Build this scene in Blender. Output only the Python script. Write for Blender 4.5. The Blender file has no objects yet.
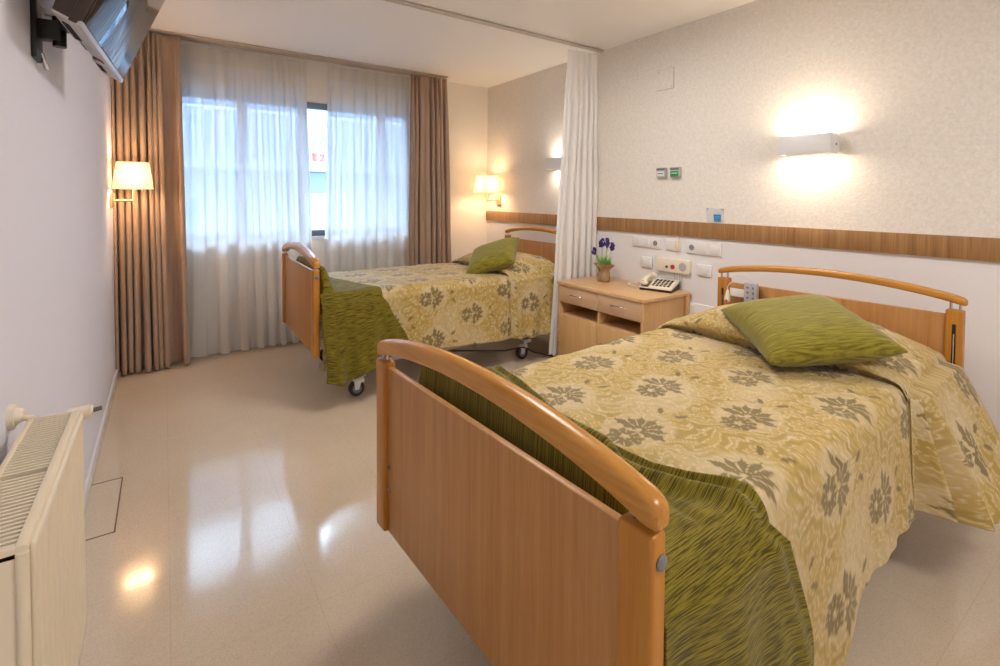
import bpy, bmesh, math, random
import numpy as np
from mathutils import Vector, Matrix
random.seed(7)
rng = np.random.default_rng(7)
PI = math.pi
SC = bpy.context.scene
COL = SC.collection

def lin(r, g, b):
    f = lambda c: (c/255/12.92) if c/255 <= .04045 else ((c/255+.055)/1.055)**2.4
    return (f(r), f(g), f(b), 1.0)

# ------------------------------------------------------------------ camera
CAM_H = 1.3255
cam_d = bpy.data.cameras.new('camera')
cam = bpy.data.objects.new('camera', cam_d)
COL.objects.link(cam)
yaw, pitch, roll = .6034, .0295, .0058
fw = Vector((math.sin(yaw)*math.cos(pitch), math.cos(yaw)*math.cos(pitch), -math.sin(pitch)))
rt = Vector((math.cos(yaw), -math.sin(yaw), 0))
up = rt.cross(fw)
rt, up = math.cos(roll)*rt+math.sin(roll)*up, math.cos(roll)*up-math.sin(roll)*rt
M3 = Matrix((rt, up, -fw)).transposed()
cam.matrix_world = Matrix.Translation((0, 0, CAM_H)) @ M3.to_4x4()
cam_d.sensor_width = 36
cam_d.lens = 487.416*36/1000
cam_d.shift_y = -(333-209.85)/1000
cam_d.clip_start = .02
SC.camera = cam

# ------------------------------------------------------------------ view, world, sun, lights
SC.view_settings.view_transform = 'Standard'
SC.view_settings.look = 'None'
SC.view_settings.exposure = 0.55
SC.view_settings.gamma = 1.0
SC.view_settings.use_curve_mapping = False
W = bpy.data.worlds.new('sky')
SC.world = W
W.use_nodes = True
bg = W.node_tree.nodes['Background']
bg.inputs[0].default_value = (.62, .80, 1.0, 1)
bg.inputs[1].default_value = 27.0

def light(name, kind, loc, energy, color, size=.1, rot=(0, 0, 0), size_y=None, spread=None):
    d = bpy.data.lights.new(name, kind)
    d.energy = energy
    d.color = color
    if kind == 'AREA':
        d.size = size
        if size_y:
            d.shape = 'RECTANGLE'
            d.size_y = size_y
        if spread:
            d.spread = spread
    elif kind == 'SUN':
        d.angle = size
    else:
        d.shadow_soft_size = size
    o = bpy.data.objects.new(name, d)
    COL.objects.link(o)
    o.location = loc
    o.rotation_euler = rot
    return o

WARM = (1.0, .70, .40)
SUN = light('sun', 'SUN', (0, -5, 12), 1.5, (.92, .96, 1.0), .01, (math.radians(50), 0, math.radians(-25)))
# the window opening as a portal for the sky light
portal = light('window_portal', 'AREA', (1.09, 4.80, 1.54), 1, (1, 1, 1), 2.02, (math.radians(-90), 0, 0), 1.2)
portal.data.cycles.is_portal = True
# fill lights added at the ceiling, both out of the camera's view
for lx, ly, le in ((1.5, -.75, 16), (1.6, 1.95, 14)):
    light('ceiling_fill_light', 'AREA', (lx, ly, 2.44), le, (1.0, .95, .90), .7)
# reading lamps and wall lights
LAMP_L = Vector((-.172, 4.20, 1.45))
LAMP_R = Vector((2.862, 4.40, 1.445))
for n, c in (('left_lamp_bulb', LAMP_L), ('right_lamp_bulb', LAMP_R)):
    light(n, 'POINT', c+Vector((0, 0, -.02)), 6.5, (1.0, .67, .38), .075)
WL = [(1.2725, 3.345)][0]
for i, (yc, e) in enumerate(((WL[0], 1.9), (WL[1], 1.0))):
    light('wall_light_up', 'AREA', (2.96, yc, 1.672), e, (1.0, .80, .56) if i == 0 else (1, .88, .74), .26, (0, math.radians(180), 0), .07).rotation_euler = (math.radians(180), 0, math.radians(90))
    light('wall_light_down', 'AREA', (2.96, yc, 1.563), e*.8, (1.0, .80, .56) if i == 0 else (1, .88, .74), .26, (0, 0, math.radians(90)), .07)

# ------------------------------------------------------------------ materials
def mat(name, col, rough=.5, metal=0.0, spec=.5, **kw):
    m = bpy.data.materials.new(name)
    m.use_nodes = True
    b = m.node_tree.nodes['Principled BSDF']
    b.inputs['Base Color'].default_value = col
    b.inputs['Roughness'].default_value = rough
    b.inputs['Metallic'].default_value = metal
    b.inputs['Specular IOR Level'].default_value = spec
    for k, v in kw.items():
        b.inputs[k].default_value = v
    return m

class NT:
    def __init__(s, m):
        s.t = m.node_tree
        s.b = s.t.nodes.get('Principled BSDF')
    def n(s, typ, **kw):
        x = s.t.nodes.new(typ)
        for k, v in kw.items():
            if k.startswith('_'):
                setattr(x, k[1:], v)
            else:
                x.inputs[k.replace('__', ' ')].default_value = v
        return x
    def l(s, a, b):
        s.t.links.new(a, b)
    def coord(s, scale=(1, 1, 1), out='Object', rot=(0, 0, 0)):
        tc = s.n('ShaderNodeTexCoord')
        mp = s.n('ShaderNodeMapping')
        mp.inputs['Scale'].default_value = scale
        mp.inputs['Rotation'].default_value = rot
        s.l(tc.outputs[out], mp.inputs['Vector'])
        return mp.outputs[0]
    def ramp(s, fac, stops):
        r = s.n('ShaderNodeValToRGB')
        e = r.color_ramp.elements
        while len(e) < len(stops):
            e.new(.5)
        for x, (p, c) in zip(e, stops):
            x.position = p
            x.color = c
        s.l(fac, r.inputs[0])
        return r.outputs[0]
    def noise(s, vec, scale, detail=4, rough=.5, dist=0.0):
        x = s.n('ShaderNodeTexNoise')
        x.inputs['Scale'].default_value = scale
        x.inputs['Detail'].default_value = detail
        x.inputs['Roughness'].default_value = rough
        x.inputs['Distortion'].default_value = dist
        s.l(vec, x.inputs['Vector'])
        return x.outputs['Fac']
    def bump(s, h, strength=.2, dist=.01):
        b = s.n('ShaderNodeBump')
        b.inputs['Strength'].default_value = strength
        b.inputs['Distance'].default_value = dist
        s.l(h, b.inputs['Height'])
        s.l(b.outputs[0], s.b.inputs['Normal'])
    def math(s, op, a, b=None):
        x = s.n('ShaderNodeMath', _operation=op)
        for i, v in enumerate((a, b)):
            if v is None:
                continue
            if isinstance(v, (int, float)):
                x.inputs[i].default_value = v
            else:
                s.l(v, x.inputs[i])
        return x.outputs[0]

def wood(name, c1, c2, axis, rough=.38, scale=1.0, dark=None):
    m = mat(name, c1, rough)
    N = NT(m)
    sc = [26*scale]*3
    sc[axis] = 1.1*scale
    v = N.coord(tuple(sc))
    a = N.noise(v, 1.6, 5, .6, .35)
    sc2 = [160*scale]*3
    sc2[axis] = 7*scale
    b = N.noise(N.coord(tuple(sc2)), 1.0, 2, .5)
    f = N.math('ADD', N.math('MULTIPLY', a, .75), N.math('MULTIPLY', b, .3))
    N.l(N.ramp(f, [(.36, c2), (.50, tuple((x+y)/2 for x, y in zip(c1, c2))), (.66, c1)]), N.b.inputs['Base Color'])
    N.bump(b, .05, .002)
    return m

MT = {}
MT['beech_v'] = wood('beech_panel', lin(194, 142, 84), lin(176, 120, 62), 2)
MT['beech_post'] = wood('beech_post', lin(194, 132, 48), lin(176, 110, 30), 2, .3)
MT['beech_y'] = wood('beech_rail', lin(202, 144, 66), lin(182, 118, 40), 1, .25)
MT['cab_v'] = wood('cabinet_beech', lin(220, 180, 128), lin(208, 164, 110), 2, .4)
MT['cab_y'] = wood('cabinet_beech_flat', lin(222, 182, 136), lin(210, 168, 118), 1, .35)
MT['oak'] = wood('oak_trim', lin(176, 134, 86), lin(134, 94, 54), 2, .45, .8)
MT['steel'] = mat('brushed_steel', lin(200, 200, 205), .25, 1.0)
MT['white_metal'] = mat('white_lacquer', lin(232, 232, 234), .4)
MT['grey_plastic'] = mat('grey_plastic', lin(120, 122, 126), .45)
MT['rubber'] = mat('dark_rubber', lin(44, 42, 44), .6)
MT['black'] = mat('black_plastic', lin(22, 20, 20), .4)
MT['white_plastic'] = mat('white_plastic', lin(236, 233, 232), .35)
MT['cream_plastic'] = mat('cream_plastic', lin(238, 228, 208), .35)
MT['silver'] = mat('silver_plastic', lin(190, 190, 194), .35, .3)
MT['green'] = mat('green_label', lin(40, 150, 80), .5)
MT['darkgreen'] = mat('dark_green_button', lin(40, 96, 72), .4)
MT['red'] = mat('red_button', lin(200, 40, 60), .35)
MT['blue'] = mat('blue_label', lin(40, 130, 200), .5)
MT['grey'] = mat('grey_mesh', lin(186, 180, 180), .7)
MT['key'] = mat('dark_key', lin(56, 54, 58), .5)
MT['cable_black'] = mat('black_cable', lin(26, 24, 26), .5)
MT['cable_white'] = mat('white_cable', lin(225, 222, 218), .5)
MT['radiator'] = mat('radiator_enamel', lin(240, 226, 200), .35)
MT['rad_shade'] = mat('radiator_inside_shade', lin(60, 48, 34), .7)  # dark colour paints the shade seen between the top slats
MT['alu'] = mat('window_aluminium', lin(126, 136, 150), .45, .2)
MT['dark_slot'] = mat('dark_slot', lin(30, 24, 20), .6)

# wall paint
def paint(name, c, bump=.05, scale=180):
    m = mat(name, c, .75, spec=.25)
    N = NT(m)
    N.bump(N.noise(N.coord(), scale, 3), bump, .004)
    return m
MT['wall'] = paint('wall_paint', lin(240, 237, 238))
MT['wall_left'] = paint('wall_daylight_tint', lin(230, 231, 244))  # cool cast of the daylight put into the left wall colour
MT['wall_warm'] = paint('wall_paint_cream', lin(242, 236, 226))
MT['ceiling'] = paint('ceiling_paint', lin(244, 241, 238))
def wallpaper():
    m = mat('wallpaper', lin(240, 234, 226), .6, spec=.35)
    N = NT(m)
    v = N.coord((1, 1, 1))
    a = N.noise(v, 55, 3, .6, .8)
    b = N.noise(v, 200, 2)
    N.l(N.ramp(a, [(.3, lin(230, 223, 214)), (.7, lin(243, 238, 231))]), N.b.inputs['Base Color'])
    N.bump(N.math('ADD', a, N.math('MULTIPLY', b, .4)), .25, .006)
    return m
MT['wallpaper'] = wallpaper()

def floor_mat():
    m = mat('polished_terrazzo', lin(206, 184, 156), .10, spec=.75)
    N = NT(m)
    v = N.coord()
    vo = N.n('ShaderNodeTexVoronoi', Scale=420.0)
    N.l(v, vo.inputs['Vector'])
    big = N.noise(v, 2.2, 4, .55)
    speck = N.ramp(vo.outputs['Color'], [(.0, lin(202, 182, 156)), (.35, lin(212, 194, 170)), (.8, lin(220, 204, 182))])
    mx = N.n('ShaderNodeMixRGB', _blend_type='MULTIPLY')
    mx.inputs[0].default_value = 1
    N.l(speck, mx.inputs[1])
    N.l(N.ramp(big, [(.3, (.93, .92, .91, 1)), (.7, (1, 1, 1, 1))]), mx.inputs[2])
    br = N.n('ShaderNodeTexBrick')
    br.offset = 0
    br.inputs['Scale'].default_value = 1.0
    br.inputs['Mortar Size'].default_value = .0012
    br.inputs['Brick Width'].default_value = .40
    br.inputs['Row Height'].default_value = .40
    br.inputs['Color1'].default_value = br.inputs['Color2'].default_value = (1, 1, 1, 1)
    br.inputs['Mortar'].default_value = (.84, .80, .76, 1)
    N.l(N.coord((1, 1, 1)), br.inputs['Vector'])
    m2 = N.n('ShaderNodeMixRGB', _blend_type='MULTIPLY')
    m2.inputs[0].default_value = .6
    N.l(mx.outputs[0], m2.inputs[1])
    N.l(br.outputs['Color'], m2.inputs[2])
    N.l(m2.outputs[0], N.b.inputs['Base Color'])
    N.l(N.ramp(big, [(.3, (.08,)*3+(1,)), (.7, (.12,)*3+(1,))]), N.b.inputs['Roughness'])
    N.bump(N.noise(v, 9, 2), .03, .01)
    return m
MT['floor'] = floor_mat()

def cloth(name, c1, c2, scale=(3, 90, 90), rough=.8, bump=.25, sheen=.3, contrast=(.4, .62), attr=None):
    m = mat(name, c1, rough, spec=.2)
    m.node_tree.nodes['Principled BSDF'].inputs['Sheen Weight'].default_value = sheen
    N = NT(m)
    if attr:
        at = N.n('ShaderNodeAttribute', _attribute_name=attr)
        mp = N.n('ShaderNodeMapping')
        mp.inputs['Scale'].default_value = scale
        N.l(at.outputs['Vector'], mp.inputs['Vector'])
        vec = mp.outputs[0]
    else:
        vec = N.coord(scale)
    a = N.noise(vec, 1.0, 3, .6, .2)
    N.l(N.ramp(a, [(contrast[0], c2), (contrast[1], c1)]), N.b.inputs['Base Color'])
    N.bump(a, bump, .003)
    return m
MT['throw'] = cloth('green_chenille', lin(136, 122, 34), lin(72, 62, 7), (16, 360, 1), .8, .35, .15, (.42, .57), 'pattern')
MT['cushion'] = cloth('green_chenille_cushion', lin(150, 140, 46), lin(104, 94, 18), (250, 14, 0), .75, .3, .25, (.36, .62))

def damask_mat():
    m = mat('damask', (1, 1, 1, 1), .6, spec=.25)
    N = NT(m)
    at = N.n('ShaderNodeAttribute', _attribute_name='pattern')
    N.l(at.outputs['Color'], N.b.inputs['Base Color'])
    N.b.inputs['Sheen Weight'].default_value = .15
    v = N.coord((1, 1, 1))
    a = N.noise(v, 22, 3, .5, .5)
    w = N.noise(v, 420, 1)
    N.bump(N.math('ADD', a, N.math('MULTIPLY', w, .12)), .35, .012)
    return m
MT['damask'] = damask_mat()

def drape_mat(name, c1, c2):
    m = mat(name, c1, .42, spec=.45)
    N = NT(m)
    N.b.inputs['Sheen Weight'].default_value = .3
    a = N.noise(N.coord((40, 40, 3)), 1, 3)
    N.l(N.ramp(a, [(.3, c2), (.7, c1)]), N.b.inputs['Base Color'])
    return m
MT['drape'] = drape_mat('taupe_satin', lin(184, 156, 136), lin(166, 138, 118))

def sheer_mat(name, col, transp, transl):
    m = bpy.data.materials.new(name)
    m.use_nodes = True
    t = m.node_tree
    t.nodes.clear()
    out = t.nodes.new('ShaderNodeOutputMaterial')
    tr = t.nodes.new('ShaderNodeBsdfTransparent')
    tl = t.nodes.new('ShaderNodeBsdfTranslucent')
    df = t.nodes.new('ShaderNodeBsdfDiffuse')
    tl.inputs[0].default_value = col
    df.inputs[0].default_value = col
    m1 = t.nodes.new('ShaderNodeMixShader')
    m1.inputs[0].default_value = transl
    t.links.new(df.outputs[0], m1.inputs[1])
    t.links.new(tl.outputs[0], m1.inputs[2])
    m2 = t.nodes.new('ShaderNodeMixShader')
    m2.inputs[0].default_value = transp
    t.links.new(m1.outputs[0], m2.inputs[1])
    t.links.new(tr.outputs[0], m2.inputs[2])
    t.links.new(m2.outputs[0], out.inputs[0])
    return m
MT['sheer'] = sheer_mat('sheer_voile', (.92, .91, .91, 1), .15, .5)
MT['sheer_head'] = sheer_mat('sheer_heading', (.84, .80, .74, 1), .08, .4)
MT['privacy'] = sheer_mat('privacy_cloth', (.92, .91, .90, 1), .02, .3)
MT['shade'] = sheer_mat('lamp_shade_pleats', (.84, .76, .62, 1), .0, .27)

def emit(name, col, strength):
    m = bpy.data.materials.new(name)
    m.use_nodes = True
    b = m.node_tree.nodes['Principled BSDF']
    b.inputs['Base Color'].default_value = (.8, .8, .8, 1)
    b.inputs['Emission Color'].default_value = col
    b.inputs['Emission Strength'].default_value = strength
    return m
MT['tube'] = emit('lit_tube', (1, .86, .62, 1), 6)
MT['ceil_fill'] = emit('fill_diffuser', (1, .92, .8, 1), 5)  # glow of the added fill lights at the ceiling

def glass_mat():
    m = bpy.data.materials.new('window_glass')
    m.use_nodes = True
    t = m.node_tree
    t.nodes.clear()
    out = t.nodes.new('ShaderNodeOutputMaterial')
    tr = t.nodes.new('ShaderNodeBsdfTransparent')
    tr.inputs[0].default_value = (.93, .97, 1, 1)
    gl = t.nodes.new('ShaderNodeBsdfGlossy')
    gl.inputs['Roughness'].default_value = .02
    fr = t.nodes.new('ShaderNodeFresnel')
    fr.inputs[0].default_value = 1.45
    mx = t.nodes.new('ShaderNodeMixShader')
    t.links.new(fr.outputs[0], mx.inputs[0])
    t.links.new(tr.outputs[0], mx.inputs[1])
    t.links.new(gl.outputs[0], mx.inputs[2])
    t.links.new(mx.outputs[0], out.inputs[0])
    return m
MT['glass'] = glass_mat()
def acrylic():
    m = mat('clear_acrylic', (.9, .93, .97, 1), .1)
    m.node_tree.nodes['Principled BSDF'].inputs['Alpha'].default_value = .3
    return m
MT['acrylic'] = acrylic()
MT['screen'] = mat('tv_screen', lin(12, 12, 14), .06, spec=.9)
MT['tv_dark'] = mat('tv_housing', lin(62, 48, 42), .45)
MT['tv_under'] = mat('tv_underside', lin(188, 184, 184), .45)
MT['burlap'] = cloth('burlap', lin(188, 156, 120), lin(150, 118, 84), (120, 120, 160), .9, .6, 0)
MT['leaf'] = mat('leaf_green', lin(140, 190, 100), .6)
MT['stem'] = mat('stem_green', lin(120, 160, 80), .6)
MT['flower'] = mat('violet_flower', lin(62, 44, 120), .7)
MT['facade'] = paint('facade_render', lin(70, 80, 92), .05, 20)
MT['rail_grey'] = mat('rail_grey', lin(104, 110, 118), .5)
MT['facade_glass'] = mat('facade_glass', lin(36, 56, 78), .15)
MT['terracotta'] = mat('terracotta_pot', lin(130, 56, 48), .8)
MT['asphalt'] = paint('asphalt', lin(120, 120, 122), .2, 30)

# ------------------------------------------------------------------ mesh helpers
def link(name, me, m=None, parent=None, smooth=False):
    o = bpy.data.objects.new(name, me)
    COL.objects.link(o)
    if m is not None:
        for mm in (m if isinstance(m, (list, tuple)) else [m]):
            me.materials.append(MT[mm] if isinstance(mm, str) else mm)
    if parent:
        o.parent = parent
    if smooth:
        for p in me.polygons:
            p.use_smooth = True
    return o

class MB:
    """collects shapes into one mesh"""
    def __init__(s):
        s.bm = bmesh.new()
    def _new(s, fn, matidx=0):
        n0 = len(s.bm.faces)
        r = fn()
        if matidx:
            s.bm.faces.ensure_lookup_table()
            for f in s.bm.faces[n0:]:
                f.material_index = matidx
        return r
    def box(s, x0, x1, y0, y1, z0, z1, bev=0.0, seg=2, mi=0, mtx=None):
        t = bmesh.new()
        bmesh.ops.create_cube(t, size=1)
        for v in t.verts:
            v.co = Vector((x0+(v.co.x+.5)*(x1-x0), y0+(v.co.y+.5)*(y1-y0), z0+(v.co.z+.5)*(z1-z0)))
        if bev > 0:
            bmesh.ops.bevel(t, geom=t.edges[:], offset=bev, segments=seg, affect='EDGES', profile=.5)
        s.merge(t, mtx, mi)
        return s
    def merge(s, t, mtx=None, mi=0):
        if mtx is not None:
            bmesh.ops.transform(t, matrix=mtx, verts=t.verts)
        me = bpy.data.meshes.new('tmp')
        for f in t.faces:
            f.material_index = mi
        t.to_mesh(me)
        t.free()
        s.bm.from_mesh(me)
        bpy.data.meshes.remove(me)
    def cyl(s, p0, p1, r0, r1=None, seg=20, mi=0, caps=True):
        p0, p1 = Vector(p0), Vector(p1)
        d = p1-p0
        t = bmesh.new()
        bmesh.ops.create_cone(t, cap_ends=caps, segments=seg, radius1=r0, radius2=r0 if r1 is None else r1, depth=d.length)
        q = d.to_track_quat('Z', 'Y').to_matrix().to_4x4()
        s.merge(t, Matrix.Translation((p0+p1)/2) @ q, mi)
        return s
    def sphere(s, c, r, sc=(1, 1, 1), seg=16, mi=0):
        t = bmesh.new()
        bmesh.ops.create_uvsphere(t, u_segments=seg, v_segments=max(6, seg//2), radius=r)
        s.merge(t, Matrix.Translation(c) @ Matrix.Diagonal((*sc, 1)), mi)
        return s
    def lathe(s, prof, c=(0, 0, 0), seg=24, mi=0, wob=None):
        t = bmesh.new()
        rings = []
        for k, (r, z) in enumerate(prof):
            ring = []
            for i in range(seg):
                a = 2*PI*i/seg
                rr = r*(1+(wob(a, k) if wob else 0))
                ring.append(t.verts.new((rr*math.cos(a), rr*math.sin(a), z)))
            rings.append(ring)
        for a, b in zip(rings, rings[1:]):
            for i in range(seg):
                t.faces.new((a[i], a[(i+1) % seg], b[(i+1) % seg], b[i]))
        t.faces.new(rings[0][::-1])
        t.faces.new(rings[-1])
        s.merge(t, Matrix.Translation(c), mi)
        return s
    def tube(s, pts, r, seg=8, mi=0):
        pts = [Vector(p) for p in pts]
        t = bmesh.new()
        rings = []
        nrm = None
        for i, p in enumerate(pts):
            d = (pts[min(i+1, len(pts)-1)]-pts[max(i-1, 0)]).normalized()
            if nrm is None:
                nrm = d.orthogonal().normalized()
            nrm = (nrm-d*nrm.dot(d)).normalized()
            b = d.cross(nrm)
            rr = r(i/(len(pts)-1)) if callable(r) else r
            rings.append([t.verts.new(p+(nrm*math.cos(2*PI*k/seg)+b*math.sin(2*PI*k/seg))*rr) for k in range(seg)])
        for a, b in zip(rings, rings[1:]):
            for i in range(seg):
                t.faces.new((a[i], a[(i+1) % seg], b[(i+1) % seg], b[i]))
        t.faces.new(rings[0][::-1])
        t.faces.new(rings[-1])
        s.merge(t, None, mi)
        return s
    def prism(s, poly, axis, a0, a1, bev=0.0, mi=0):
        """polygon in the plane normal to axis, extruded from a0 to a1"""
        t = bmesh.new()
        def P(u, v, w):
            return (w, u, v) if axis == 0 else ((u, w, v) if axis == 1 else (u, v, w))
        A = [t.verts.new(P(u, v, a0)) for u, v in poly]
        B = [t.verts.new(P(u, v, a1)) for u, v in poly]
        n = len(poly)
        t.faces.new(A)
        t.faces.new(B[::-1])
        for i in range(n):
            t.faces.new((A[i], B[i], B[(i+1) % n], A[(i+1) % n]))
        bmesh.ops.recalc_face_normals(t, faces=t.faces[:])
        if bev:
            ed = [e for e in t.edges if len(e.link_faces) == 2 and e.calc_face_angle(0) > .6]
            bmesh.ops.bevel(t, geom=ed, offset=bev, segments=3, affect='EDGES', profile=.5)
        s.merge(t, None, mi)
        return s
    def build(s, name, m, parent=None, smooth=True, loc=None):
        bmesh.ops.recalc_face_normals(s.bm, faces=s.bm.faces[:])
        me = bpy.data.meshes.new(name)
        s.bm.to_mesh(me)
        s.bm.free()
        o = link(name, me, m, parent)
        if smooth:
            for p in me.polygons:
                p.use_smooth = True
            me.set_sharp_from_angle(angle=math.radians(38))
        if loc is not None:
            o.location = loc
        return o

def tag(o, label, cat, group=None, kind=None):
    o['label'] = label
    o['category'] = cat
    if group:
        o['group'] = group
    if kind:
        o['kind'] = kind
    return o
def empty(name, loc=(0, 0, 0), rz=0.0):
    o = bpy.data.objects.new(name, None)
    COL.objects.link(o)
    o.location = loc
    o.rotation_euler = (0, 0, rz)
    o.empty_display_size = .05
    return o
def struct(o, label=None):
    o['kind'] = 'structure'
    if label:
        o['label'] = label
    return o
def copy_tree(o, parent=None):
    c = o.copy()
    COL.objects.link(c)
    if parent:
        c.parent = parent
    for ch in [x for x in bpy.data.objects if x.parent == o]:
        copy_tree(ch, c)
    return c
def grid_mesh(name, P, m, smooth=True, colors=None, solid=0.0, close_u=False):
    """P: (nu, nv, 3) array"""
    nu, nv = P.shape[:2]
    me = bpy.data.meshes.new(name)
    idx = np.arange(nu*nv).reshape(nu, nv)
    q = np.stack([idx[:-1, :-1], idx[1:, :-1], idx[1:, 1:], idx[:-1, 1:]], -1).reshape(-1, 4)
    me.from_pydata(P.reshape(-1, 3).tolist(), [], q.tolist())
    if colors is not None:
        ca = me.color_attributes.new('pattern', 'FLOAT_COLOR', 'POINT')
        ca.data.foreach_set('color', np.concatenate([colors.reshape(-1, 3), np.ones((nu*nv, 1))], 1).astype(np.float32).ravel())
    o = link(name, me, m)
    if smooth:
        me.polygons.foreach_set('use_smooth', [True]*len(me.polygons))
    if solid:
        md = o.modifiers.new('thickness', 'SOLIDIFY')
        md.thickness = solid
        md.offset = -1
    return o
def sstep(a, b, x):
    t = np.clip((np.asarray(x, float)-a)/(b-a), 0, 1)
    return t*t*(3-2*t)
_wv = []
_r2 = np.random.default_rng(3)
for _ in range(40):
    _wv.append((_r2.normal(0, 1, 2), _r2.uniform(0, 6.28)))
def wavenoise(u, v, k, n=12, o=0):
    r = np.zeros_like(u)
    for i in range(n):
        d, ph = _wv[(i+o) % 40]
        r = r+np.sin((u*d[0]+v*d[1])*k+ph)
    return r/math.sqrt(n)

# ------------------------------------------------------------------ room shell
XL, XR, YB, YF, H = -.30, 3.02, 4.64, -1.7, 2.535
WX0, WX1, WZ0, WZ1 = .08, 2.10, .94, 2.17
struct(MB().box(XL-.15, XR+.15, YF-.15, YB+.2, -.12, 0).build('floor', 'floor', smooth=False))
struct(MB().box(XL-.15, XR+.15, YF-.15, YB+.2, H, H+.12).build('ceiling', 'ceiling', smooth=False))
struct(MB().box(XL-.15, XL, YF-.15, YB+.2, 0, H).build('wall_left', 'wall_left', smooth=False))
struct(MB().box(XL, XR, YF-.15, YF, 0, H).build('wall_front', 'wall', smooth=False))
b = MB()
b.box(XR, XR+.15, YF-.15, YB+.2, 0, 1.10)
b.box(XR, XR+.15, YF-.15, YB+.2, 1.10, H, mi=1)
struct(b.build('wall_right', ['wall', 'wallpaper'], smooth=False))
b = MB()
b.box(XL, WX0, YB, YB+.2, 0, H).box(WX1, XR, YB, YB+.2, 0, H).box(WX0, WX1, YB, YB+.2, 0, WZ0).box(WX0, WX1, YB, YB+.2, WZ1, H)
struct(b.build('wall_back', 'wall_warm', smooth=False))
struct(MB().box(XL, XL+.013, YF, YB, 0, .07, .003).build('baseboard_left', 'white_metal'))
struct(MB().box(XL+.013, XR-.02, YB-.013, YB, 0, .07, .003).build('baseboard_back', 'white_metal'))
struct(MB().box(XR-.016, XR, YF, YB, 1.0454, 1.1505, .002).build('trim_1', 'oak'))
struct(MB().box(XR-.012, XR, 1.35, YB, 0, .589, .004).build('trim_2', 'wall'))
b = MB()
b.box(XL+.013, -.175, 2.39, 2.395, 0, .0012).box(XL+.013, -.175, 2.835, 2.84, 0, .0012).box(-.178, -.173, 2.39, 2.84, 0, .0012)
struct(b.build('trim_3', mat('floor_joint', lin(120, 92, 76), .7), smooth=False), 'dark joint lines of a square floor cover by the left wall')

# window
win = empty('window_1', ((WX0+WX1)/2, YB+.1, WZ0))
struct(win)
cx = (WX0+WX1)/2
def wpart(name, boxes, m):
    b = MB()
    for (x0, x1, y0, y1, z0, z1) in boxes:
        b.box(x0-cx, x1-cx, y0-YB-.1, y1-YB-.1, z0-WZ0, z1-WZ0, .003)
    return b.build(name, m, win)
y0, y1 = YB+.06, YB+.12
f = .05
mull = [.56, 1.05, 1.80]
wpart('window_frame', [(WX0, WX1, y0, y1, WZ0, WZ0+.055), (WX0, WX1, y0, y1, WZ1-.055, WZ1), (WX0, WX0+f, y0, y1, WZ0, WZ1), (WX1-f, WX1, y0, y1, WZ0, WZ1)], 'alu')
xs = [WX0+f]+mull+[WX1-f]
for mx_ in mull:
    wpart('mullion', [(mx_-.035, mx_+.035, y0-.005, y1, WZ0+.05, WZ1-.05)], 'alu')
for a, c in zip(xs, xs[1:]):
    wpart('pane', [(a, c, YB+.088, YB+.092, WZ0+.05, WZ1-.05)], 'glass')
wpart('window_sill', [(WX0, WX1, YB-.015, YB+.06, WZ0-.03, WZ0)], 'white_metal')
wpart('window_handle', [(1.775, 1.795, y0-.04, y0-.02, 1.28, 1.40), (1.778, 1.792, y0-.03, y0, 1.38, 1.40)], 'alu')

# ------------------------------------------------------------------ curtains
def curtain(name, x0t, x1t, x0b, x1b, y, ztop, zbot, nf, amp, m, label, group, wig=.35, nu=260, nv=40, warp=None, head=None, seed=1, solid=.0015, bell=0.0):
    r = np.random.default_rng(seed)
    t = np.linspace(0, 1, nu)
    tw = t if warp is None else warp(t)
    v = np.linspace(0, 1, nv)
    T, V = np.meshgrid(t, v, indexing='ij')
    ph = 2*PI*nf*tw[:, None]+.5*np.sin(2*PI*1.7*t)[:, None]
    am = 1+.35*np.sin(2*PI*2.3*t+seed)[:, None]
    drift = (.45*np.sin(3*V+T*9+seed)+.5*np.sin(2.1*V-T*17+2*seed))*V
    x0 = x0t+(x0b-x0t)*V
    x1 = x1t+(x1b-x1t)*V
    if bell:
        x0 = x0-bell*np.sin(PI*V)
        x1 = x1+bell*np.sin(PI*V)
    a = amp*am*(.45+.55*sstep(0, .25, V))*(1+.25*sstep(.6, 1, V))
    X = x0+(x1-x0)*T+wig*(x1-x0)/nf/2/PI*2*np.sin(2*ph+drift)*sstep(0, .2, V)
    X = np.maximum(X, XL+.003)
    Y = y+a*np.cos(ph+drift)+.004*np.sin(14*V+5*T)
    Z = ztop+(zbot-ztop)*V+.006*np.sin(ph)*V
    o = grid_mesh(name, np.stack([X, Y, Z], -1), m, solid=solid)
    if head:
        o.data.materials.append(MT[head[0]])
        k = head[1]
        Zc = Z
        mi = []
        for i in range(nu-1):
            for j in range(nv-1):
                mi.append(1 if Zc[i, j] > ztop-k else 0)
        o.data.polygons.foreach_set('material_index', mi)
    return tag(o, label, 'curtain', group)
DW = lambda k: (lambda t: t-.055*np.sin(2*PI*t+k)-.03*np.sin(4*PI*t+2.1*k)+.015*np.sin(6*PI*t+k))
curtain('drape', -.298, .115, -.298, .155, 4.44, 2.505, .015, 8.5, .040, 'drape', 'taupe satin drape in the corner behind the left wall lamp', 'taupe drapes', seed=2, wig=.55, nv=60, warp=DW(1))
curtain('drape', 2.0, 2.40, 1.97, 2.47, 4.44, 2.505, .02, 7, .036, 'drape', 'taupe satin drape on the right of the window', 'taupe drapes', seed=5, wig=.55, nv=60, warp=DW(4))
curtain('sheer_curtain', .10, 1.045, .10, 1.12, 4.555, 2.495, .02, 8.5, .030, 'sheer', 'white sheer curtain beside the left taupe drape, wider of the two', 'sheer curtains', warp=lambda t: t**1.5*.9+.1*t, head=('sheer_head', .075), seed=3, wig=.3, solid=0)
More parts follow.
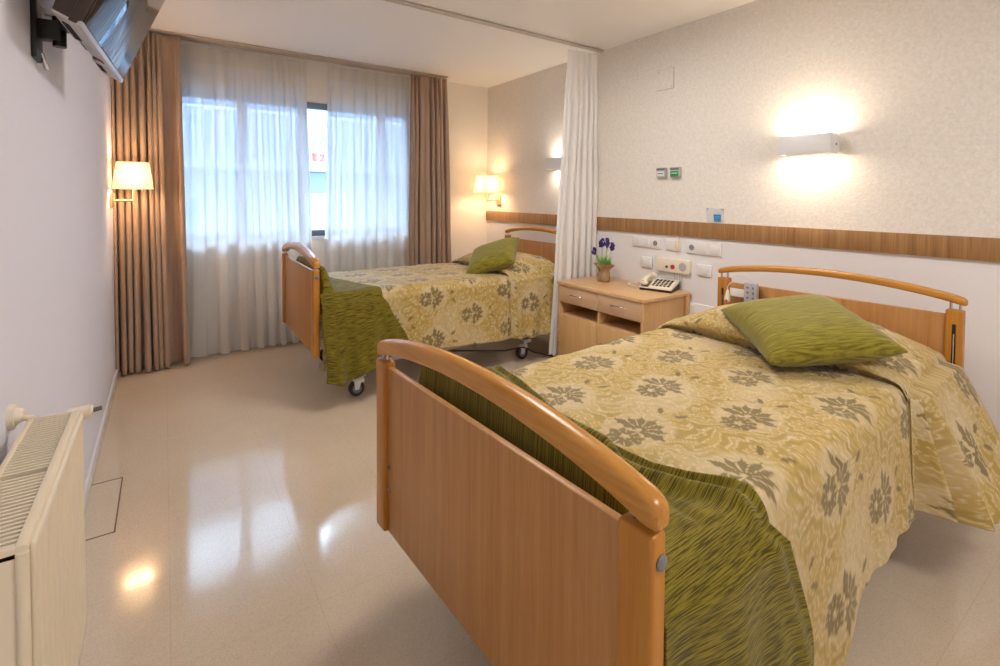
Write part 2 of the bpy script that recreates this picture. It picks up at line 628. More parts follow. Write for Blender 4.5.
curtain('sheer_curtain', 1.245, 2.03, 1.20, 2.06, 4.555, 2.495, .02, 7.5, .030, 'sheer', 'white sheer curtain beside the right taupe drape', 'sheer curtains', head=('sheer_head', .075), seed=8, wig=.3, solid=0)
pc = curtain('privacy_curtain', 2.665, 2.985, 2.505, 3.0, 2.945, 2.495, .06, 6, .03, 'privacy', 'white privacy curtain gathered beside the beech cabinet', None, seed=4, wig=.5, solid=0, nv=60)
tr = MB()
tr.box(XL+.01, 2.40, 4.42, 4.58, H-.010, H-.001, .003)
tag(tr.build('curtain_track', mat('track_taupe', lin(196, 180, 166), .5)), 'taupe ceiling track carrying the window curtains', 'curtain track')
tr = MB()
for (ya, yb, za) in ((2.872, 2.882, H-.018), (2.896, 2.906, H-.018), (2.872, 2.906, H-.006)):
    tr.box(XL+.02, XR-.005, ya, yb, za, H-.001 if za < H-.02 else H-.001, .001)
divt = tr.build('curtain_track', mat('track_beige', lin(214, 204, 194), .5))
divt.location.y = .0
tag(divt, 'beige ceiling rail between the two beds carrying the white privacy curtain', 'curtain track')
pc.location.y = -.035

# ------------------------------------------------------------------ beds
BL, BW = 2.10, 1.06
BED_N = (.6063, .4444, .0502)
BED_F = (.7337, 3.0295, -.0162)
DZ_F = .065
def arc_rail(l0, l1, zend, zmid, th, mname, parent, name, sA=0.0):
    t = bmesh.new()
    # sweep as a strip of rounded sections
    secs = []
    prof = [(-.5, -.28), (-.42, -.44), (-.25, -.5), (.25, -.5), (.42, -.44), (.5, -.28), (.5, .2), (.42, .38), (.25, .48), (0, .5), (-.25, .48), (-.42, .38), (-.5, .2)]
    ss = [0, .004, .012, .025]+[.05+.9*i/36*1.0 for i in range(37)]+[1-.025/1, 1-.012, 1-.004, 1]
    ss = sorted(set(min(1, max(0, x)) for x in ss))
    wd = l1-l0
    for s in ss:
        k = (1-(2*s-1)**2)**.85
        zc = zend+(zmid-zend)*k
        e = min(s, 1-s)*BW
        sc_ = 1.0 if e > .03 else .62+.38*math.sqrt(max(0, 1-(1-e/.03)**2))
        secs.append([t.verts.new(((l0+l1)/2+px*wd*sc_, sA+s*(BW-sA), zc+pz*th*sc_)) for px, pz in prof])
    n = len(prof)
    for a, c in zip(secs, secs[1:]):
        for i in range(n):
            t.faces.new((a[i], a[(i+1) % n], c[(i+1) % n], c[i]))
    t.faces.new(secs[0][::-1])
    t.faces.new(secs[-1])
    mb = MB()
    mb.merge(t)
    return mb.build(name, mname, parent)

def make_bed():
    root = empty('hospital_bed', (BED_N[0], BED_N[1], 0), BED_N[2])
    up = []
    def U(o):
        up.append(o)
        return o
    # footboard
    U(MB().box(.014, .034, .085, BW-.06, .262, .785, .004).build('foot_panel', 'beech_v', root))
    for y0_, y1_ in ((.020, .090), (BW-.064, BW)):
        p = U(MB().box(0, .040, y0_, y1_, .262, .803, .009, 3).build('post', 'beech_post', root))
        for yy in (y0_+.018, y1_-.018):
            MB().cyl((.022, yy, .80), (.022, yy, .835), .006).build('stud', 'steel', p)
    U(arc_rail(-.002, .046, .830, .897, .050, 'beech_y', root, 'foot_rail', .016))
    for zz in (.472, .402):
        U(MB().cyl((.016, BW-.075, zz), (.009, BW-.075, zz), .007).build('bolt', 'steel', root))
    U(MB().sphere((.022, .018, .758), .013, (1, .35, 1)).build('bolt_cap', 'grey_plastic', root))
    # headboard
    U(MB().box(BL+.010, BL+.030, .055, BW-.055, .35, .837, .004).build('head_panel', 'beech_v', root))
    for y0_, y1_ in ((.006, .064), (BW-.064, BW)):
        p = U(MB().box(BL, BL+.044, y0_, y1_, .30, .859, .006, 3).build('post', 'beech_post', root))
        for yy in (y0_+.014, y1_-.014):
            MB().cyl((BL+.022, yy, .855), (BL+.022, yy, .888), .005).build('stud', 'steel', p)
        b = MB()
        ym = (y0_+y1_)/2
        b.box(BL-.002, BL+.002, ym-.006, ym+.006, .60, .80, .001)
        b.cyl((BL-.004, ym, .62), (BL-.004, ym, .76), .0025, mi=1)
        b.build('slot', ['dark_slot', 'steel'], p)
    U(arc_rail(BL-.002, BL+.046, .893, .950, .034, 'beech_y', root, 'head_rail'))
    # steel upper frame
    b = MB()
    for s in (.12, BW-.16):
        b.box(.05, BL-.01, s, s+.04, .40, .45, .004)
    for l in (.05, .7, 1.35, BL-.05):
        b.box(l, l+.04, .12, BW-.12, .405, .445, .004)
    U(b.build('bed_frame', 'white_metal', root))
    # lifting base
    b = MB()
    for s in (.30, BW-.34):
        b.box(.30, BL-.32, s, s+.04, .125, .165, .004)
    for l in (.33, BL-.40):
        b.box(l-.02, l+.02, .10, BW-.10, .13, .16, .004)
    for s in (.2, BW-.24):
        b.tube([(.40, s, .15), (1.0, s, .42)], .016)
        b.tube([(1.70, s, .15), (1.1, s, .42)], .016)
    b.build('base_frame', 'white_metal', root)
    b = MB()
    b.box(.85, 1.25, .40, .62, .17, .30, .015)
    b.build('motor_housing', 'grey_plastic', root)
    for l, s in ((.33, .13), (.33, BW-.13), (BL-.42, .13), (BL-.42, BW-.13)):
        b = MB()
        b.cyl((l, s, .105), (l, s, .15), .012)
        b.box(l-.055, l+.015, s-.021, s+.021, .085, .112, .008)
        b.prism([(l-.055, .10), (l-.005, .105), (l-.025, .045), (l-.05, .045)], 1, s-.024, s-.019)
        b.prism([(l-.055, .10), (l-.005, .105), (l-.025, .045), (l-.05, .045)], 1, s+.019, s+.024)
        c = b.build('caster', 'white_metal', root)
        w = MB()
        w.cyl((l-.035, s-.016, .05), (l-.035, s+.016, .05), .05, seg=28)
        w.cyl((l-.035, s-.018, .05), (l-.035, s+.018, .05), .03, seg=24, mi=1)
        w.build('wheel', ['rubber', 'grey_plastic'], c)
    return root, up
bedN, upN = make_bed()
tag(bedN, 'nearest beech hospital bed, arched footboard in the foreground', 'bed', 'hospital beds')
bedF = copy_tree(bedN)
bedF.location = (BED_F[0], BED_F[1], 0)
bedF.rotation_euler = (0, 0, BED_F[2])
tag(bedF, 'farther beech hospital bed standing by the curtained window', 'bed', 'hospital beds')
upnames = {o.name.split('.')[0] for o in upN}
for o in bpy.data.objects:
    if o.parent == bedF and o.name.split('.')[0] in upnames:
        o.location.z += DZ_F

# mattress
for (x, y, t), dz, lab in ((BED_N, 0, 'mattress under the nearer gold bedspread'), (BED_F, DZ_F+.003, 'mattress under the farther gold bedspread')):
    o = MB().box(.10, BL-.03, .09, BW-.09, .452+dz, .645+dz*.25, .04, 4).build('mattress', mat('mattress_cover', lin(214, 200, 170), .8))
    o.location = (x, y, 0)
    o.rotation_euler = (0, 0, t)
    tag(o, lab, 'mattress', 'mattresses')

# ------------------------------------------------------------------ damask pattern
C_CREAM = np.array(lin(208, 190, 156)[:3])
C_GOLD = np.array(lin(184, 156, 90)[:3])
C_GOLD2 = np.array(lin(162, 138, 68)[:3])
C_OLIVE = np.array(lin(116, 98, 58)[:3])
def palmette(du, dv):
    """du along l, dv along s; returns the olive mask of leaf spray and flower"""
    m = np.zeros_like(du, bool)
    for k in range(-3, 4):          # seven serrated leaves fanning from the base
        a = k*.54
        L_ = .092-.006*abs(k)+(.022 if abs(k) == 3 else 0)
        x = du*math.cos(a)+dv*math.sin(a)
        y = -du*math.sin(a)+dv*math.cos(a)
        q = x/L_
        w = .0175*np.sin(PI*np.clip(q, 0, 1)**.75)*(1+.26*np.sin(q*20))
        m |= (q > .10) & (q < 1) & (np.abs(y) < w)
    for k in range(-3, 3):          # light veins between the leaves
        a = (k+.5)*.54
        x = du*math.cos(a)+dv*math.sin(a)
        y = -du*math.sin(a)+dv*math.cos(a)
        m &= ~((np.abs(y) < .0022) & (x > .02))
    x = du+.070
    y = dv+.004
    rr = np.hypot(x, y)
    ta = np.arctan2(y, x)
    ray = (np.abs(((ta*10/2/PI) % 1)-.5) > .43) & (rr > .026)
    m |= (rr < .050*(1+.09*np.cos(8*ta))) & (rr > .013+.004*np.cos(5*ta)) & ~ray
    for sx, sy, aa in ((.150, .03, .6), (.165, -.035, -.5)):
        x = (du-sx)*math.cos(aa)+(dv-sy)*math.sin(aa)
        y = -(du-sx)*math.sin(aa)+(dv-sy)*math.cos(aa)
        m |= ((x/.022)**2+(y/.009)**2 < 1)
    return m
def damask(u, v):
    """u along the bed (m), v across (m) -> linear rgb"""
    uw = u+.006*wavenoise(u, v, 40, 6, 5)
    vw = v+.006*wavenoise(u, v, 40, 6, 15)
    PU, PV = .64, .29
    f = np.zeros_like(u)
    best = np.full(u.shape, 9.)
    # scrolling acanthus ground: feathered spirals on a lattice
    for (ou, ov, sg) in ((.20, .0, 1), (.04, .145, -1), (.36, .05, 1), (.52, .145, -1), (.36, -.095, -1), (.12, .07, 1), (.44, -.02, 1), (.28, .145, -1)):
        a = (uw-ou+PU/2) % PU-PU/2
        b_ = (vw-ov+PV/2) % PV-PV/2
        r = np.hypot(a, b_)+1e-6
        th = np.arctan2(b_, a)
        sp = np.sin(sg*2*th+r*130+.9*np.sin(9*th+r*30))
        k = r < best
        f = np.where(k, sp, f)
        best = np.minimum(best, r)
    g = f+.45*wavenoise(uw, vw, 90, 10, 3)
    t = (1-sstep(.05, .35, np.abs(g+.25)))[..., None]*.95
    col = C_GOLD*(1-t)+C_CREAM*t
    t2 = (sstep(.35, .7, g)*.7)[..., None]
    col = col*(1-t2)+C_GOLD2*t2
    pale = (sstep(.2, 1.2, wavenoise(u, v, 9, 8, 21))*.45)[..., None]
    col = col*(1-pale)+C_CREAM*pale
    m = np.zeros_like(u, bool)
    halo = np.zeros_like(u)
    uu = u+.002*wavenoise(u, v, 45, 5, 9)
    for (ou, ov) in ((.53, .118), (.85, .263)):
        a = (uu-ou+PU/2) % PU-PU/2
        b_ = (v-ov+PV/2) % PV-PV/2
        m |= palmette(a*1.08, b_*1.08)
        halo = np.maximum(halo, sstep(.10, .08, np.hypot((a-.0)*.8, b_)))
    col = col*(1-.45*halo[..., None])+C_CREAM*.45*halo[..., None]
    mm = m[..., None]*.88
    return col*(1-mm)+C_OLIVE*mm

# ------------------------------------------------------------------ bedspread
PATH = np.array([[.055, -.05], [.062, -.015], [.085, 0], [.5, .002], [1.0, .004], [1.38, .002], [1.47, -.004], [1.505, -.006], [1.49, .012], [1.462, .035], [1.468, .065], [1.52, .098], [1.62, .118], [1.75, .122], [1.90, .112], [2.0, .085], [2.05, .03], [2.062, -.06]])
def resample(P, step):
    d = np.r_[0, np.cumsum(np.hypot(*np.diff(P, axis=0).T))]
    # Catmull-like smooth by dense linear then box blur
    s = np.arange(0, d[-1], .002)
    q = np.stack([np.interp(s, d, P[:, i]) for i in range(2)], 1)
    k = np.ones(15)/15
    pad = np.pad(q, ((7, 7), (0, 0)), 'edge')
    q = np.stack([np.convolve(pad[:, i], k, 'valid') for i in range(2)], 1)
    n = int(d[-1]/step)
    ss = np.linspace(0, s[-1], n)
    return ss, np.stack([np.interp(ss, s, q[:, i]) for i in range(2)], 1)
SN, SF, RAD = .045, 1.015, .05
def spread_surface(l, zoff, arc, v, z0, hem_n, hem_f, flare=.16, off=0.0, seed=0, foldamp=.005):
    """l, zoff: path; v: signed arc coordinate per column in [-1..1] normalised on the drops.
    returns P and flattened pattern coordinates"""
    n = len(l)
    flatw = SF-SN-2*RAD
    cols = v
    U = np.repeat(arc[:, None], len(cols), 1)
    Lx = np.repeat(l[:, None], len(cols), 1)
    Zo = np.repeat(zoff[:, None], len(cols), 1)
    X = np.zeros_like(U); Y = np.zeros_like(U); Z = np.zeros_like(U); V = np.zeros_like(U)
    qa = RAD*PI/2
    for j, (kind, t) in enumerate(cols):
        if kind == 0:      # top
            s = SN+RAD+flatw*t
            cz = 0.0
            vv = s
            edge = 1.0
        if kind == 0:
            fade = sstep(0, .26, s-SN)*sstep(0, .26, SF-s)
            zb = np.where(Zo[:, j] > .01, Zo[:, j]*(.28+.72*fade), Zo[:, j])
            Y[:, j] = s
            Z[:, j] = z0+zb
            V[:, j] = s
        else:
            near = kind < 0
            sg = -1 if near else 1
            se = SN if near else SF
            zb = np.where(Zo[:, j] > .01, Zo[:, j]*.28, Zo[:, j])
            if t < 1:      # rounded edge
                a = t*PI/2
                Y[:, j] = se-sg*RAD+sg*(RAD+off)*math.sin(a)
                Z[:, j] = z0+zb-RAD+(RAD+off)*math.cos(a)-off
                V[:, j] = se-sg*RAD+sg*RAD*a
            else:
                d01 = t-1
                hem = (hem_n if near else hem_f)(l)
                D = np.maximum(.02, z0+zb-RAD-hem)
                d = d01*D
                ph = l*2*PI/.34+seed+1.3*np.sin(l*5+seed)
                out = .012+off+.03*d01+foldamp*d01**1.3*(np.sin(ph)+.5*np.sin(2.3*ph+1))
                fl = sstep(1.47, 1.53, l)
                valley = np.exp(-((l-1.455)/.03)**2)
                out = out+fl*(.035+flare*d01**.9)-valley*.02*(.3+.7*d01)
                out = out+fl*.018*np.sin(l*42+d01*2)*d01
                Y[:, j] = se+sg*(off+out)
                Z[:, j] = z0+zb-RAD-d
                V[:, j] = se+sg*(RAD*(PI/2-1)+d)
        X[:, j] = Lx[:, j]
    X += off*0
    wr = .0035*wavenoise(X, Y, 16, 10, seed)
    Z += wr*(Z > z0-.03)
    return np.stack([X, Y, Z], -1), U, V
def make_spread(bed, z0, step, hem_n, hem_f, label, seed, flare):
    arc, P = resample(PATH, step)
    nt = int((SF-SN-2*RAD)/step)
    cols = [(-1, 1+k) for k in np.linspace(1, 0, int(.4/step))]
    cols += [(-1, k) for k in np.linspace(1, 0, 9)[1:-1]]
    cols += [(0, k) for k in np.linspace(0, 1, nt)]
    cols += [(1, k) for k in np.linspace(0, 1, 9)[1:-1]]
    cols += [(1, 1+k) for k in np.linspace(0, 1, int(.4/step/2))]
    S, U, V = spread_surface(P[:, 0], P[:, 1], arc, cols, z0, hem_n, hem_f, flare, 0.0, seed)
    o = grid_mesh('bedspread', S, 'damask', colors=damask(U+.06, V), solid=.006)
    o.location = (bed[0], bed[1], 0)
    o.rotation_euler = (0, 0, bed[2])
    return tag(o, label, 'bedspread', 'gold damask bedspreads')
ZN, ZF = .680, .698
hemN = lambda l: .05+.22*sstep(.60, .95, l)+.01*sstep(1.45, 1.55, l)
hemF = lambda l: .24+.02*np.sin(l*3)-.0*l
make_spread(BED_N, ZN, .0045, hemN, lambda l: .33+0*l, 'gold damask bedspread with olive leaf motifs on the nearest bed', 0, .15)
make_spread(BED_F, ZF, .009, hemF, lambda l: .30+0*l, 'gold damask bedspread with olive leaf motifs on the bed by the window', 2, .01)

# ------------------------------------------------------------------ green throws
def make_throw(bed, z0, edge, hem, hem_f, label, seed, bol_h, ridge):
    n = 150
    u = np.linspace(0, 1, n)
    nt = 120
    cols = [(-1, 1+k) for k in np.linspace(1, 0, 60)] + [(-1, k) for k in np.linspace(1, 0, 9)[1:-1]]
    cols += [(0, k) for k in np.linspace(0, 1, nt)] + [(1, k) for k in np.linspace(0, 1, 9)[1:-1]]
    cols += [(1, 1+k) for k in np.linspace(0, 1, 30)]
    off = .012
    flatw = SF-SN-2*RAD
    P = np.zeros((n, len(cols), 3))
    for j, (kind, t) in enumerate(cols):
        s = SN+RAD+flatw*t if kind == 0 else (SN if kind < 0 else SF)
        d01 = t-1 if (kind != 0 and t > 1) else 0
        vv = s if kind == 0 else ((SN-d01*.5) if kind < 0 else SF+d01*.5)
        lE = edge(vv)
        l = .05+.012*(kind == 0)-.02*d01*(bed is BED_N)+u*(lE-.062)
        # upstand over the mattress end
        bs = sstep(.0, .16, s-SN)*sstep(.06, .14, SF-s) if kind == 0 else 0.0
        skirt = -.14*np.clip(1-u/.05, 0, 1)*sstep(.02, .06, s-SN) if kind == 0 else 0.0
        hump = skirt+bol_h*bs*np.clip(1-((l-.098)/.048)**2, 0, 1)**.6
        rd = ridge*(np.exp(-((l-lE+.016)/.012)**2)+1.1*np.exp(-((l-lE+.062)/.022)**2))
        wr = .004*wavenoise(l, np.full_like(l, vv), 26, 8, seed)
        if kind == 0:
            P[:, j] = np.stack([l, np.full(n, s), z0+off+hump+rd+np.abs(wr)], 1)
        else:
            sg = -1 if kind < 0 else 1
            if t < 1:
                a = t*PI/2
                P[:, j] = np.stack([l, np.full(n, s-sg*RAD+sg*(RAD+off)*math.sin(a)), z0-RAD+(RAD+off)*math.cos(a)+rd*math.cos(a)], 1)
            else:
                hm = (hem if kind < 0 else hem_f)(u)
                D = z0-RAD-hm
                d = d01*D
                ph = l*2*PI/.2+seed+.8*np.sin(l*9)
                ou = .020+off+.055*d01+.022*d01**1.2*(np.sin(ph)+.4*np.sin(2.1*ph+1))
                if bed is BED_N:
                    ou = ou*(.2+.8*sstep(.04, .26, l))
                P[:, j] = np.stack([l+.02*d01*np.sin(d01*5+seed), s+sg*(off+ou)+sg*rd*.4, z0-RAD-d], 1)
    dv = np.linalg.norm(np.diff(P, axis=1), axis=2).mean(0)
    cl = np.stack([P[:, :, 0], np.repeat(np.r_[0, np.cumsum(dv)][None], n, 0), 0*P[:, :, 0]], -1)
    o = grid_mesh('throw_blanket', P, 'throw', solid=.006, colors=cl)
    o.location = (bed[0], bed[1], 0)
    o.rotation_euler = (0, 0, bed[2])
    return tag(o, label, 'blanket', 'olive green throws')
eN = lambda v: np.interp(v, [-.55, -.3, -.05, .08, .25, .5, .74, .97, 1.05, 1.5], [.60, .56, .47, .43, .34, .33, .40, .45, .46, .5])
eF = lambda v: np.interp(v, [-.5, -.3, 0, .05, .3, .6, .9, 1.05, 1.5], [.60, .56, .48, .45, .36, .28, .22, .2, .2])
make_throw(BED_N, ZN, eN, lambda u: .08+0*u, lambda u: .40+0*u, 'olive green throw over the foot of the nearest bed', 1, .17, .020)
make_throw(BED_F, ZF, eF, lambda u: np.interp(u, [0, .2, .6, 1], [.19, .155, .23, .33]), lambda u: .45+0*u, 'olive green throw over the foot of the bed by the window', 4, .15, .002)

# ------------------------------------------------------------------ cushions
def cushion(name, loc_bed, bed, ax, ay, size, th, label):
    n = 40
    g = np.linspace(-1, 1, n)
    U, V = np.meshgrid(g, g, indexing='ij')
    pin = 1-.07*(1-U**2)*np.abs(V)**3-.07*(1-V**2)*np.abs(U)**3
    k = np.clip((1-U**4)*(1-V**4), 0, 1)**.55
    k = k*(1+.05*wavenoise(U, V, 1.5, 6, 4))
    X = U*size[0]/2*pin
    Y = V*size[1]/2*pin
    top = np.stack([X, Y, th/2*k+.004], -1)
    bot = np.stack([X, Y, -th/2*k-.004], -1)
    me = bpy.data.meshes.new(name)
    idx = np.arange(n*n).reshape(n, n)
    q = np.stack([idx[:-1, :-1], idx[1:, :-1], idx[1:, 1:], idx[:-1, 1:]], -1).reshape(-1, 4)
    q2 = q[:, ::-1]+n*n
    rim = np.r_[idx[0, :-1], idx[:-1, -1], idx[-1, :0:-1], idx[:0:-1, 0]]
    r2 = np.roll(rim, -1)
    q3 = np.stack([rim, r2, r2+n*n, rim+n*n], -1)
    me.from_pydata(np.concatenate([top.reshape(-1, 3), bot.reshape(-1, 3)]).tolist(), [], np.concatenate([q, q2, q3]).tolist())
    o = link(name, me, 'cushion', smooth=True)
    o.data.update()
    bm_ = bmesh.new(); bm_.from_mesh(me); bmesh.ops.recalc_face_normals(bm_, faces=bm_.faces[:]); bm_.to_mesh(me); bm_.free()
    B = Matrix.Translation((bed[0], bed[1], 0)) @ Matrix.Rotation(bed[2], 4, 'Z')
    ax = Vector(ax).normalized()
    ay = Vector(ay)
    ay = (ay-ax*ay.dot(ax)).normalized()
    az = ax.cross(ay)
    R = Matrix((ax, ay, az)).transposed().to_4x4()
    o.matrix_world = B @ Matrix.Translation(loc_bed) @ R
    return tag(o, label, 'cushion', 'green cushions')
cN = [(1.15, .32, .725), (1.54, .098, .80), (1.875, .46, .88), (1.485, .681, .80)]
cc = np.mean(cN, 0)
cushion('cushion', cc, BED_N, np.subtract(cN[3], cN[0]), np.subtract(cN[0], cN[1]), (.50, .455), .15, 'olive green cushion lying flat on the nearest bed below its headboard')
def rotm(a, b_, c):
    return Matrix.Rotation(a, 3, 'Z') @ Matrix.Rotation(b_, 3, 'Y') @ Matrix.Rotation(c, 3, 'X')
R_ = rotm(.857, -.374, -.327)
cushion('cushion', (1.50, .34, .822), BED_F, R_ @ Vector((1, 0, 0)), R_ @ Vector((0, 1, 0)), (.43, .43), .14, 'light green cushion propped on the pillow of the bed by the window')

# ------------------------------------------------------------------ bed control and call bulb on the near headboard
Bn = Matrix.Translation((BED_N[0], BED_N[1], 0)) @ Matrix.Rotation(BED_N[2], 4, 'Z')
hs = empty('bed_handset', Bn @ Vector((BL-.02, .855, .71)), BED_N[2])
MB().box(-.012, .012, -.036, .036, 0, .145, .006, 3).build('housing', 'silver', hs)
b = MB()
for r in range(4):
    for c in (-1, 1):
        b.cyl((-.0125, c*.015, .035+r*.028), (-.0150, c*.015, .035+r*.028), .006, seg=12)
b.build('keypad', 'grey_plastic', hs)
MB().box(.010, .02, -.02, .02, .10, .135, .003).build('hanging_hook', 'grey_plastic', hs)
MB().box(.006, .012, .04, .125, .055, .10, .002).build('label_plate', 'white_plastic', hs)
tag(hs, 'grey button handset hooked on the nearest headboard', 'remote control')
cbt = empty('call_button', Bn @ Vector((BL-.025, .985, .735)), BED_N[2])
MB().lathe([(.004, -.012), (.014, -.004), (.017, .012), (.014, .028), (.009, .045), (.006, .06), (.003, .064)], seg=18).build('bulb', 'cream_plastic', cbt)
MB().sphere((-.013, 0, .004), .008, (.5, 1, 1)).build('button', 'red', cbt)
pts = [(0, 0, .06)]+[(.002-.0*k, .01*math.sin(k*1.2)-.006*k, .06+.017*k) for k in range(1, 6)]+[(.004, -.05, .155), (.006, -.10, .15), (.008, -.16, .11)]
MB().tube(pts, .0022).build('cord', 'cable_white', cbt)
tag(cbt, 'white call button bulb hanging by its cord on the nearest headboard', 'call button')

# ------------------------------------------------------------------ bedside cabinet
CX, CY0, CY1, CZ = 2.52, 2.018, 2.866, .664
cab = empty('bedside_cabinet', (CX, (CY0+CY1)/2, 0))
yc = (CY0+CY1)/2
hw = (CY1-CY0)/2
XB = XR-.016-CX
b = MB()
b.prism([(-.012, -hw+.05), (-.003, -hw+.018), (.02, -hw), (XB, -hw), (XB, hw), (.0, hw), (-.012, hw-.012)][::1], 2, CZ-.024, CZ, .003)
b.build('top', 'cab_y', cab)
MB().box(.006, XB-.04, -hw+.022, -hw+.040, .05, CZ-.024, .002).build('side_panel', 'cab_v', cab)
MB().box(.006, XB-.04, hw-.030, hw-.012, .05, CZ-.024, .002).build('side_panel', 'cab_v', cab)
MB().box(XB-.04, XB, -hw+.008, hw-.008, .03, CZ-.024, .004).build('back_panel', 'cab_v', cab)
MB().box(.012, XB-.04, -.016, .002, .08, CZ-.15, .001).build('divider', 'cab_v', cab)
b = MB()
for z in (.065, .418-.018, .505):
    b.box(.012, XB-.04, -hw+.04, hw-.03, z, z+.016, .001)
b.build('shelf', 'cab_y', cab)
MB().box(.03, XB-.06, -hw+.05, hw-.05, .0, .065, .002).build('plinth', 'dark_slot', cab)
for y0_, y1_ in ((-hw+.030, -.009), (-.005, hw-.018)):
    d = MB().box(-.002, .015, y0_, y1_, .516, CZ-.027, .002).build('drawer', mat('cabinet_front', lin(212, 176, 142), .4), cab)
    ym = (y0_+y1_)/2
    h = MB()
    h.tube([(-.002, ym-.062, .578), (-.022, ym-.05, .580), (-.027, ym-.02, .583), (-.027, ym+.02, .583), (-.022, ym+.05, .580), (-.002, ym+.062, .578)], .0045, 10)
    h.build('handle', 'steel', d)
for (y0_, y1_), hy in (((-hw+.040, -.009), -.04), ((-.005, hw-.026), hw-.045)):
    d = MB().box(-.002, .015, y0_, y1_, .075, .416, .002).build('door', 'cab_v', cab)
    h = MB()
    h.tube([(-.002, hy, .20), (-.02, hy, .205), (-.026, hy, .22), (-.026, hy, .275), (-.02, hy, .29), (-.002, hy, .295)], .0045, 10)
    h.build('handle', mat('wood_knob', lin(208, 158, 104), .4), d)
tag(cab, 'beech double bedside cabinet between the two beds', 'cabinet')

# potted lavender
PX, PY = 2.80, 2.64
pl = empty('potted_lavender', (PX, PY, CZ))
def wob(a, k):
    return .06*math.sin(3*a+k)+.06*math.sin(7*a+1.7*k)+(.20*math.sin(4*a+.4) if k >= 5 else 0)
MB().lathe([(.044, 0), (.051, .012), (.050, .045), (.043, .070), (.038, .085), (.050, .106), (.068, .126), (.072, .136), (.062, .134), (.038, .110), (.02, .105)], seg=40, wob=wob).build('burlap_wrap', 'burlap', pl)
b = MB()
b.tube([(.040*math.cos(a)*1.05, .040*math.sin(a)*1.05, .085+.004*math.sin(3*a)) for a in np.linspace(0, 2*PI, 30)], .004)
b.tube([(-.05, -.01, .085), (-.058, -.012, .06), (-.054, -.03, .04), (-.056, -.03, .02)], .003)
b.build('twine', 'burlap', pl)
b = MB()
for i in range(130):
    a = random.uniform(0, 2*PI); r0 = random.uniform(0, .035); h = random.uniform(.06, .115)
    sp = random.uniform(.1, .5)
    p0 = Vector((r0*math.cos(a), r0*math.sin(a), .10)); p1 = p0+Vector((math.cos(a)*h*sp, math.sin(a)*h*sp, h))
    t = bmesh.new()
    sd = Vector((-math.sin(a+1), math.cos(a+1), 0))*.0035
    pm = (p0+p1)/2+Vector((0, 0, .01))
    v = [t.verts.new(q) for q in (p0-sd*.4, p0+sd*.4, pm+sd, p1, pm-sd)]
    t.faces.new(v)
    b.merge(t)
b.build('foliage', 'leaf', pl, smooth=False)
for (dx, dy, h) in ((.0, .018, .30), (-.012, -.05, .292), (-.03, .075, .225), (.02, -.065, .272), (-.005, -.035, .305), (0, .035, .285)):
    s_ = MB()
    s_.tube([(dx*.3, dy*.3, .10), (dx*.6, dy*.7, .10+(h-.10)*.6), (dx, dy, h)], .0018, 6)
    st = s_.build('stem', 'stem', pl)
    f_ = MB()
    for i in range(26):
        a = random.uniform(0, 2*PI); z = random.uniform(-.022, .03)
        r = .016*(1-abs(z)/.05)*random.uniform(.5, 1.2)
        f_.sphere((dx+r*math.cos(a), dy+r*math.sin(a), h+z), .0075, (1, 1, 1.2), 6)
    f_.build('flower_head', 'flower', st)
tag(pl, 'lavender in a burlap wrapped pot on the beech cabinet', 'plant')

# telephone
ph = empty('telephone', (2.785, 2.285, CZ))
rx = Vector((.30, -.954, 0)).normalized()
ry = Vector((.954, .30, 0)).normalized()
ph.matrix_world = Matrix.Translation((2.77, 2.275, CZ)) @ Matrix((rx, ry, Vector((0, 0, 1)))).transposed().to_4x4() @ Matrix.Scale(1.15, 4)
b = MB()
b.prism([(0, 0), (.155, 0), (.155, .05), (.09, .046), (0, .020)], 0, .002, .198, .004)
b.build('base', 'black', ph)
b = MB()
b.prism([(-.003, .014), (.158, .046), (.158, .058), (.09, .054), (0, .027)], 0, .058, .200, .003)
b.prism([(-.003, .014), (.158, .046), (.158, .052), (.09, .046), (0, .020)], 0, .0, .06, .003)
b.build('cover', 'cream_plastic', ph)
for r in range(5):
    for c in range(5):
        y = .022+r*.021
        z = .027+(.054-.027)*y/.09+.001 if y < .09 else .0555
        MB().box(.074+c*.023, .074+c*.023+.015, y-.006, y+.006, z-.004, z+.004, .002).build('key', 'key', ph)
hd = MB()
hd.tube([(.03, -.008, .048), (.03, .02, .062), (.03, .075, .074), (.03, .13, .080), (.03, .162, .070)], lambda t: .018-.005*math.sin(PI*t), 12)
hd.sphere((.03, .008, .048), .026, (1, 1, .62)).sphere((.03, .148, .074), .026, (1, 1, .62))
hd.build('handset', 'cream_plastic', ph)
cp = []
for i in range(120):
    t = i/119
    c = Vector((-.015-.07*math.sin(PI*t*.9), .0+.09*t-.02, .012+.02*t*t))
    cp.append(c+Vector((.006*math.cos(t*60), .002, .006*math.sin(t*60)+.004)))
hc = MB()
hc.tube(cp, .002, 5)
hc.build('coiled_cord', 'cream_plastic', ph)
tag(ph, 'white desk telephone with dark keys on the beech cabinet', 'telephone')

